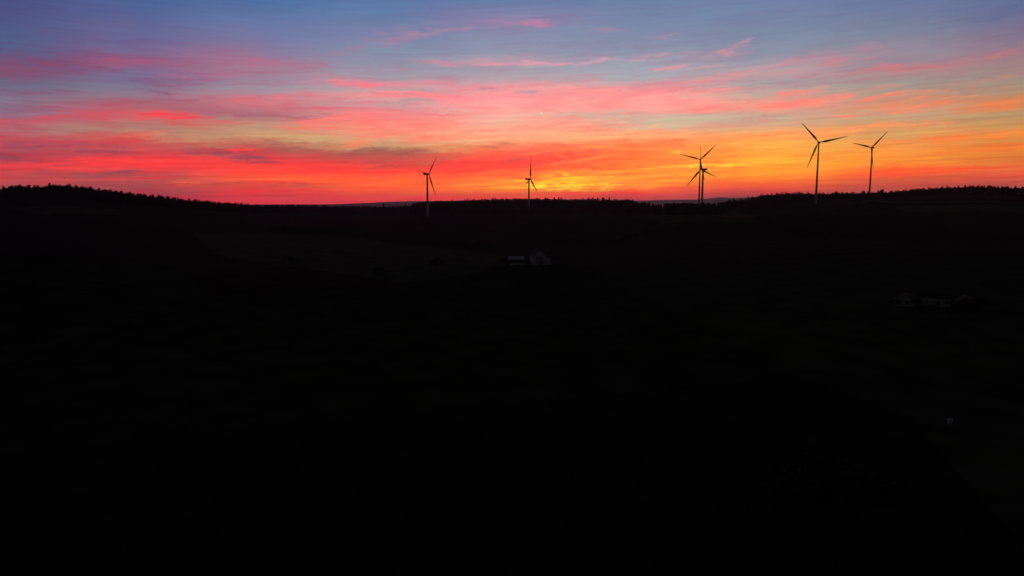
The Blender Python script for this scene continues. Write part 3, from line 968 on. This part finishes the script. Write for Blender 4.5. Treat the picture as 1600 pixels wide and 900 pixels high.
for kind, H, axis, tower, bz, ang, label in turb_spots:
    oh = OVERHANG[kind]
    rz = math.atan2(axis.x, -axis.y)                 # local -Y turned to the rotor's facing
    root = empty('wind_turbine', (tower.x, tower.y, bz), rz)
    tag(root, label, 'wind turbine', 'wind turbines on the skyline')
    hh = H.z - bz                                    # hub height
    top = hh - (1.75 if kind == 'long' else 1.5)
    r0, r1 = (2.15, 1.4) if kind == 'long' else (2.0, .95)
    prof = []
    for k in range(13):
        t = k / 12
        prof.append((r0 + (r1 - r0) * (t ** .85), -1.0 + (top + 1.0) * t))
    tw = MB().lathe(prof, 28).build('tower', mat_white, root, True)
    MB().lathe([(r0 + 1.6, -1.2), (r0 + 1.6, .25), (r0 + .9, .45)], 28).build('foundation', mat_concrete, root)
    d = MB().box(-.45, .45, r0 - .12, r0 + .06, .5, 2.7)
    d.build('door', mat_wood, tw)
    na_ = nacelle_mb(kind).build('nacelle', mat_white, root, True)
    na_.location = (0, 0, hh)
    ms = MB()
    yb = 6.2 if kind == 'long' else 3.4
    zt = 1.9 if kind == 'long' else 1.55
    ms.box(-.9, -.78, yb, yb + .12, zt, zt + 1.3).box(.78, .9, yb, yb + .12, zt, zt + 1.3).box(-1.1, 1.1, yb + .02, yb + .1, zt + 1.3, zt + 1.42)
    ms.build('weather_mast', mat_wood, na_)
    hubo = MB().lathe([(1.35, -oh + 1.35), (1.6, -oh + .6), (1.55, -oh - .5), (1.2, -oh - 1.3), (.6, -oh - 1.8), (.12, -oh - 1.95)], 24, 'y').build('hub', mat_white, root, True)
    hubo.location = (0, 0, hh)
    bv, bf = blade_mesh(45.0, (82.0 if axis.x > 0 else -66.0) if kind == 'long' else 8.0)
    first = None
    for k in range(3):
        if first is None:
            bo = mesh_obj('blade', bv, bf, mat_blade, root, True)
            first = bo
        else:
            bo = first.copy()
            col.objects.link(bo)
            bo.parent = root
        bo.location = (0, -oh, hh)
        # from the front the rotor turns clockwise: seen from the camera the angle keeps its sign
        th = R(ang + 120 * k)
        facing_away = (axis.x * H.x + axis.y * H.y) > 0
        tilt = Matrix.Rotation(R(-4.0), 4, 'X')
        spin = Matrix.Rotation(th, 4, 'Y') if not facing_away else Matrix.Rotation(-th, 4, 'Y')
        bo.rotation_euler = (tilt @ spin).to_euler()


# ------------------------------------------------------------------ buildings
def gable_house(root, w, d, eave, apex, wall_mat, roof_mat, over=.35):
    """gable end towards local -Y"""
    vs = [(-w / 2, -d / 2, -.6), (w / 2, -d / 2, -.6), (w / 2, -d / 2, eave), (0, -d / 2, apex), (-w / 2, -d / 2, eave)]
    vs += [(x, d / 2, z) for x, _, z in vs]
    fs = [(0, 1, 2, 3, 4), (9, 8, 7, 6, 5), (0, 5, 6, 1), (1, 6, 7, 2), (4, 9, 5, 0)]
    wl = mesh_obj('wall', vs, fs, wall_mat, root)
    k = (apex - eave) / (w / 2)
    rv = []
    for y in (-d / 2 - over, d / 2 + over):
        for lift in (.03, .25):
            rv += [(-w / 2 - over, y, eave - over * k + lift), (0, y, apex + lift), (w / 2 + over, y, eave - over * k + lift)]
    rf = [(0, 1, 4, 3), (1, 2, 5, 4), (9, 10, 7, 6), (10, 11, 8, 7), (3, 4, 10, 9), (4, 5, 11, 10), (1, 0, 6, 7), (2, 1, 7, 8), (0, 3, 9, 6), (5, 2, 8, 11)]
    rf_o = mesh_obj('roof', rv, rf, roof_mat, root)
    return wl, rf_o


def window(root, x, z, w, h, yface):
    fr = MB().box(x - w / 2 - .08, x + w / 2 + .08, yface - .05, yface + .02, z - h / 2 - .08, z - h / 2) \
        .box(x - w / 2 - .08, x + w / 2 + .08, yface - .05, yface + .02, z + h / 2, z + h / 2 + .08) \
        .box(x - w / 2 - .08, x - w / 2, yface - .05, yface + .02, z - h / 2, z + h / 2) \
        .box(x + w / 2, x + w / 2 + .08, yface - .05, yface + .02, z - h / 2, z + h / 2).build('window', mat_wood, root)
    MB().box(x - w / 2, x + w / 2, yface - .02, yface + .03, z - h / 2, z + h / 2).build('pane', mat_glass, fr)


def face_cam(p):
    return -math.atan2(p.x, p.y)


hz = float(height(HOUSE.x, HOUSE.y))
hs = empty('house', (HOUSE.x, HOUSE.y, hz), face_cam(HOUSE) + .18)
tag(hs, 'white gabled house with dark windows standing in the dark valley', 'house')
wl, rf = gable_house(hs, 9.0, 12.0, 5.6, 9.2, mat_render, mat_roof)
for z in (1.7, 4.4):
    for x in (-1.9, -.1, 1.7):
        window(hs, x, z, 1.0, 1.35, -6.0)
MB().box(-.45, .45, 1.2, 2.1, 8.2, 10.3).build('chimney', mat_wood, rf)
ax = empty('outbuilding', tuple(at_depth(858, 412, HOUSE.y)[:2]) + (hz,), face_cam(HOUSE) + .18)
tag(ax, 'narrow pale outbuilding against the right side of the gabled house', 'outbuilding')
ax.location = Matrix.Rotation(face_cam(HOUSE) + .18, 4, 'Z') @ Vector((6.4, -1.5, 0)) + Vector((HOUSE.x, HOUSE.y, hz))
gable_house(ax, 3.0, 6.0, 3.6, 4.6, mat_render, mat_roof, .3)
g = on_level(807, 410, 10.2)
sh = empty('barn', (g.x, g.y, float(height(g.x, g.y))), face_cam(g) + .12)
tag(sh, 'low barn with pale roof left of the gabled house', 'barn')
# long side to the camera: pale mono-pitch roof over a dark open front
MB().box(-5.2, 5.2, 3.0, 3.25, -.5, 3.6).box(-5.2, -5.0, -3, 3.0, -.5, 2.6).box(5.0, 5.2, -3, 3.0, -.5, 2.6).build('wall', mat_wood, sh)
mesh_obj('roof', [(-5.6, -3.4, 2.7), (5.6, -3.4, 2.7), (5.6, 3.6, 4.5), (-5.6, 3.6, 4.5), (-5.6, -3.4, 2.85), (5.6, -3.4, 2.85), (5.6, 3.6, 4.65), (-5.6, 3.6, 4.65)],
         [(3, 2, 1, 0), (4, 5, 6, 7), (0, 1, 5, 4), (1, 2, 6, 5), (2, 3, 7, 6), (3, 0, 4, 7)], mat_tin, sh)
for x in (-5.1, -1.7, 1.7, 5.1):
    MB().box(x - .1, x + .1, -3.25, -3.05, -.5, 2.68).build('post', mat_wood, sh)
g = on_level(812, 413.5, 9.6)
lw = empty('garden_wall', (g.x, g.y, float(height(g.x, g.y))), face_cam(g))
tag(lw, 'low white wall running in front of the pale-roofed barn', 'wall')
MB().box(-6.5, 7.5, -.15, .15, -.6, 1.15).build('wall_body', mat_render, lw)
MB().box(-6.6, 7.6, -.22, .22, 1.153, 1.27).build('coping', mat_concrete, lw)

# farm on the right
fz = float(height(FARM.x, FARM.y))
fr_ = face_cam(FARM)
fm = empty('farmhouse', (FARM.x, FARM.y + 3, fz), fr_)
tag(fm, 'long white farmhouse wall with one dark doorway in the valley on the right', 'farmhouse')
MB().box(-5.8, 5.8, -3.5, 3.5, -.6, 3.7).build('wall', mat_plaster, fm)
mesh_obj('roof', [(-6.1, -3.9, 3.55), (6.1, -3.9, 3.55), (6.1, 0, 5.6), (-6.1, 0, 5.6), (-6.1, 3.9, 3.55), (6.1, 3.9, 3.55), (-6.1, -3.9, 3.72), (6.1, -3.9, 3.72), (6.1, 0, 5.8), (-6.1, 0, 5.8), (-6.1, 3.9, 3.72), (6.1, 3.9, 3.72)],
         [(6, 7, 8, 9), (9, 8, 11, 10), (0, 3, 2, 1), (3, 4, 5, 2), (0, 1, 7, 6), (5, 4, 10, 11), (1, 2, 8, 7), (2, 5, 11, 8), (3, 0, 6, 9), (4, 3, 9, 10)], mat_roof, fm)
dr = MB().box(.1, 1.7, -3.56, -3.45, 0, 2.3).build('door', mat_wood, fm)
MB().box(1.45, 1.53, -3.62, -3.565, 1.05, 1.2).build('handle', mat_tin, dr)
window(fm, -3.4, 1.9, 1.1, 1.1, -3.5)
window(fm, 4.1, 1.9, 1.1, 1.1, -3.5)
g = on_level(1416, 476, 5.0)
cs = empty('cottage', (g.x, g.y, float(height(g.x, g.y))), face_cam(g) - .1)
tag(cs, 'small white cottage with pale eave left of the long farmhouse', 'cottage')
gable_house(cs, 6.6, 8.0, 3.2, 5.2, mat_plaster, mat_roof)
window(cs, .8, 1.6, .9, 1.0, -4.0)
MB().box(-4.6, -1.2, -4.9, -4.45, 3.55, 3.75).box(-4.5, -4.35, -4.85, -4.7, -.5, 3.547).box(-3.85, -3.7, -4.85, -4.7, -.5, 3.547).build('porch', mat_concrete, cs)
g = on_level(1508, 484, 4.6)
br = empty('shed', (g.x, g.y, float(height(g.x, g.y))), face_cam(g))
tag(br, 'dark gabled shed with pale verge boards right of the long farmhouse', 'shed')
w1, r1_ = gable_house(br, 7.0, 9.0, 3.4, 5.8, mat_wood, mat_roof)
k = 2.4 / 3.5
mesh_obj('verge_board', [(-3.9, -4.95, 3.05), (0, -4.95, 5.75), (3.9, -4.95, 3.05), (-3.9, -4.95, 3.28), (0, -4.95, 5.98), (3.9, -4.95, 3.28),
                         (-3.9, -4.88, 3.05), (0, -4.88, 5.75), (3.9, -4.88, 3.05), (-3.9, -4.88, 3.28), (0, -4.88, 5.98), (3.9, -4.88, 3.28)],
         [(0, 1, 4, 3), (1, 2, 5, 4), (9, 10, 7, 6), (10, 11, 8, 7), (3, 4, 10, 9), (4, 5, 11, 10), (1, 0, 6, 7), (2, 1, 7, 8)], mat_concrete, br)

# trees round the two groups of buildings
for px, py, h, w, lab in ((1433, 481, 4.5, 6, 'dark bushy tree in the gap between the white cottage and the long farmhouse'),
                          (1489, 482, 4.0, 5, 'dark bush covering the right end of the long farmhouse wall'),
                          (1399, 478, 3.5, 5, 'low dark bush at the left corner of the white cottage'),
                          (1530, 486, 6.0, 7, 'dark tree at the far right of the farm beside the shed'),
                          (1456, 484, 2.4, 4, 'low dark shrub in front of the farmhouse wall near its left end'),
                          (787, 413, 5.0, 7, 'dark tree at the left end of the pale-roofed barn'),
                          (824, 416, 3.6, 5, 'dark bush between the pale-roofed barn and the gabled house'),
                          (846, 418, 3.2, 5, 'dark shrub in front of the gabled house')):
    g = ground_at(px, py)
    single_tree('broad', (g.x, g.y, float(height(g.x, g.y)) - .15), h, w, lab)

# unidentified pale object in the field at lower right, built as a lidded box
bx = empty('field_box', (BOX.x, BOX.y, float(height(BOX.x, BOX.y))), face_cam(BOX) + .4)
tag(bx, 'small pale box with a pitched lid standing alone in the dark lower right field', 'field_box')
MB().box(-.42, .42, -.42, .42, .12, .95).build('body', mat_render, bx)
mesh_obj('lid', [(-.52, -.52, .955), (.52, -.52, .955), (.52, .52, .955), (-.52, .52, .955), (-.52, 0, 1.42), (.52, 0, 1.42)],
         [(3, 2, 1, 0), (0, 1, 5, 4), (2, 3, 4, 5), (1, 2, 5), (3, 0, 4)], mat_render, bx)
for x in (-.34, .34):
    for y in (-.34, .34):
        MB().box(x - .06, x + .06, y - .06, y + .06, -.3, .118).build('leg', mat_wood, bx)
MB().box(-.2, .2, -.46, -.423, .2, .27).build('opening', mat_glass, bx)

# ------------------------------------------------------------------ evening haze
zmin = float(Z.min())
HS, HT = 27200.0, 400.0
hz_o = MB().box(-HS, HS, -HS, HS, zmin - 2.0, HT)
hm = bpy.data.materials.new('evening_haze')
hm.use_nodes = True
hm.node_tree.nodes.clear()
pv = hm.node_tree.nodes.new('ShaderNodeVolumePrincipled')
pv.inputs['Color'].default_value = (0.62, 0.62, 0.92, 1)
pv.inputs['Density'].default_value = 3.0e-5
pv.inputs['Anisotropy'].default_value = 0.75
om = hm.node_tree.nodes.new('ShaderNodeOutputMaterial')
hm.node_tree.links.new(pv.outputs[0], om.inputs['Volume'])
haze = hz_o.build('haze', hm)
tag(haze, 'thin evening haze over the far hills', 'haze', kind='stuff')
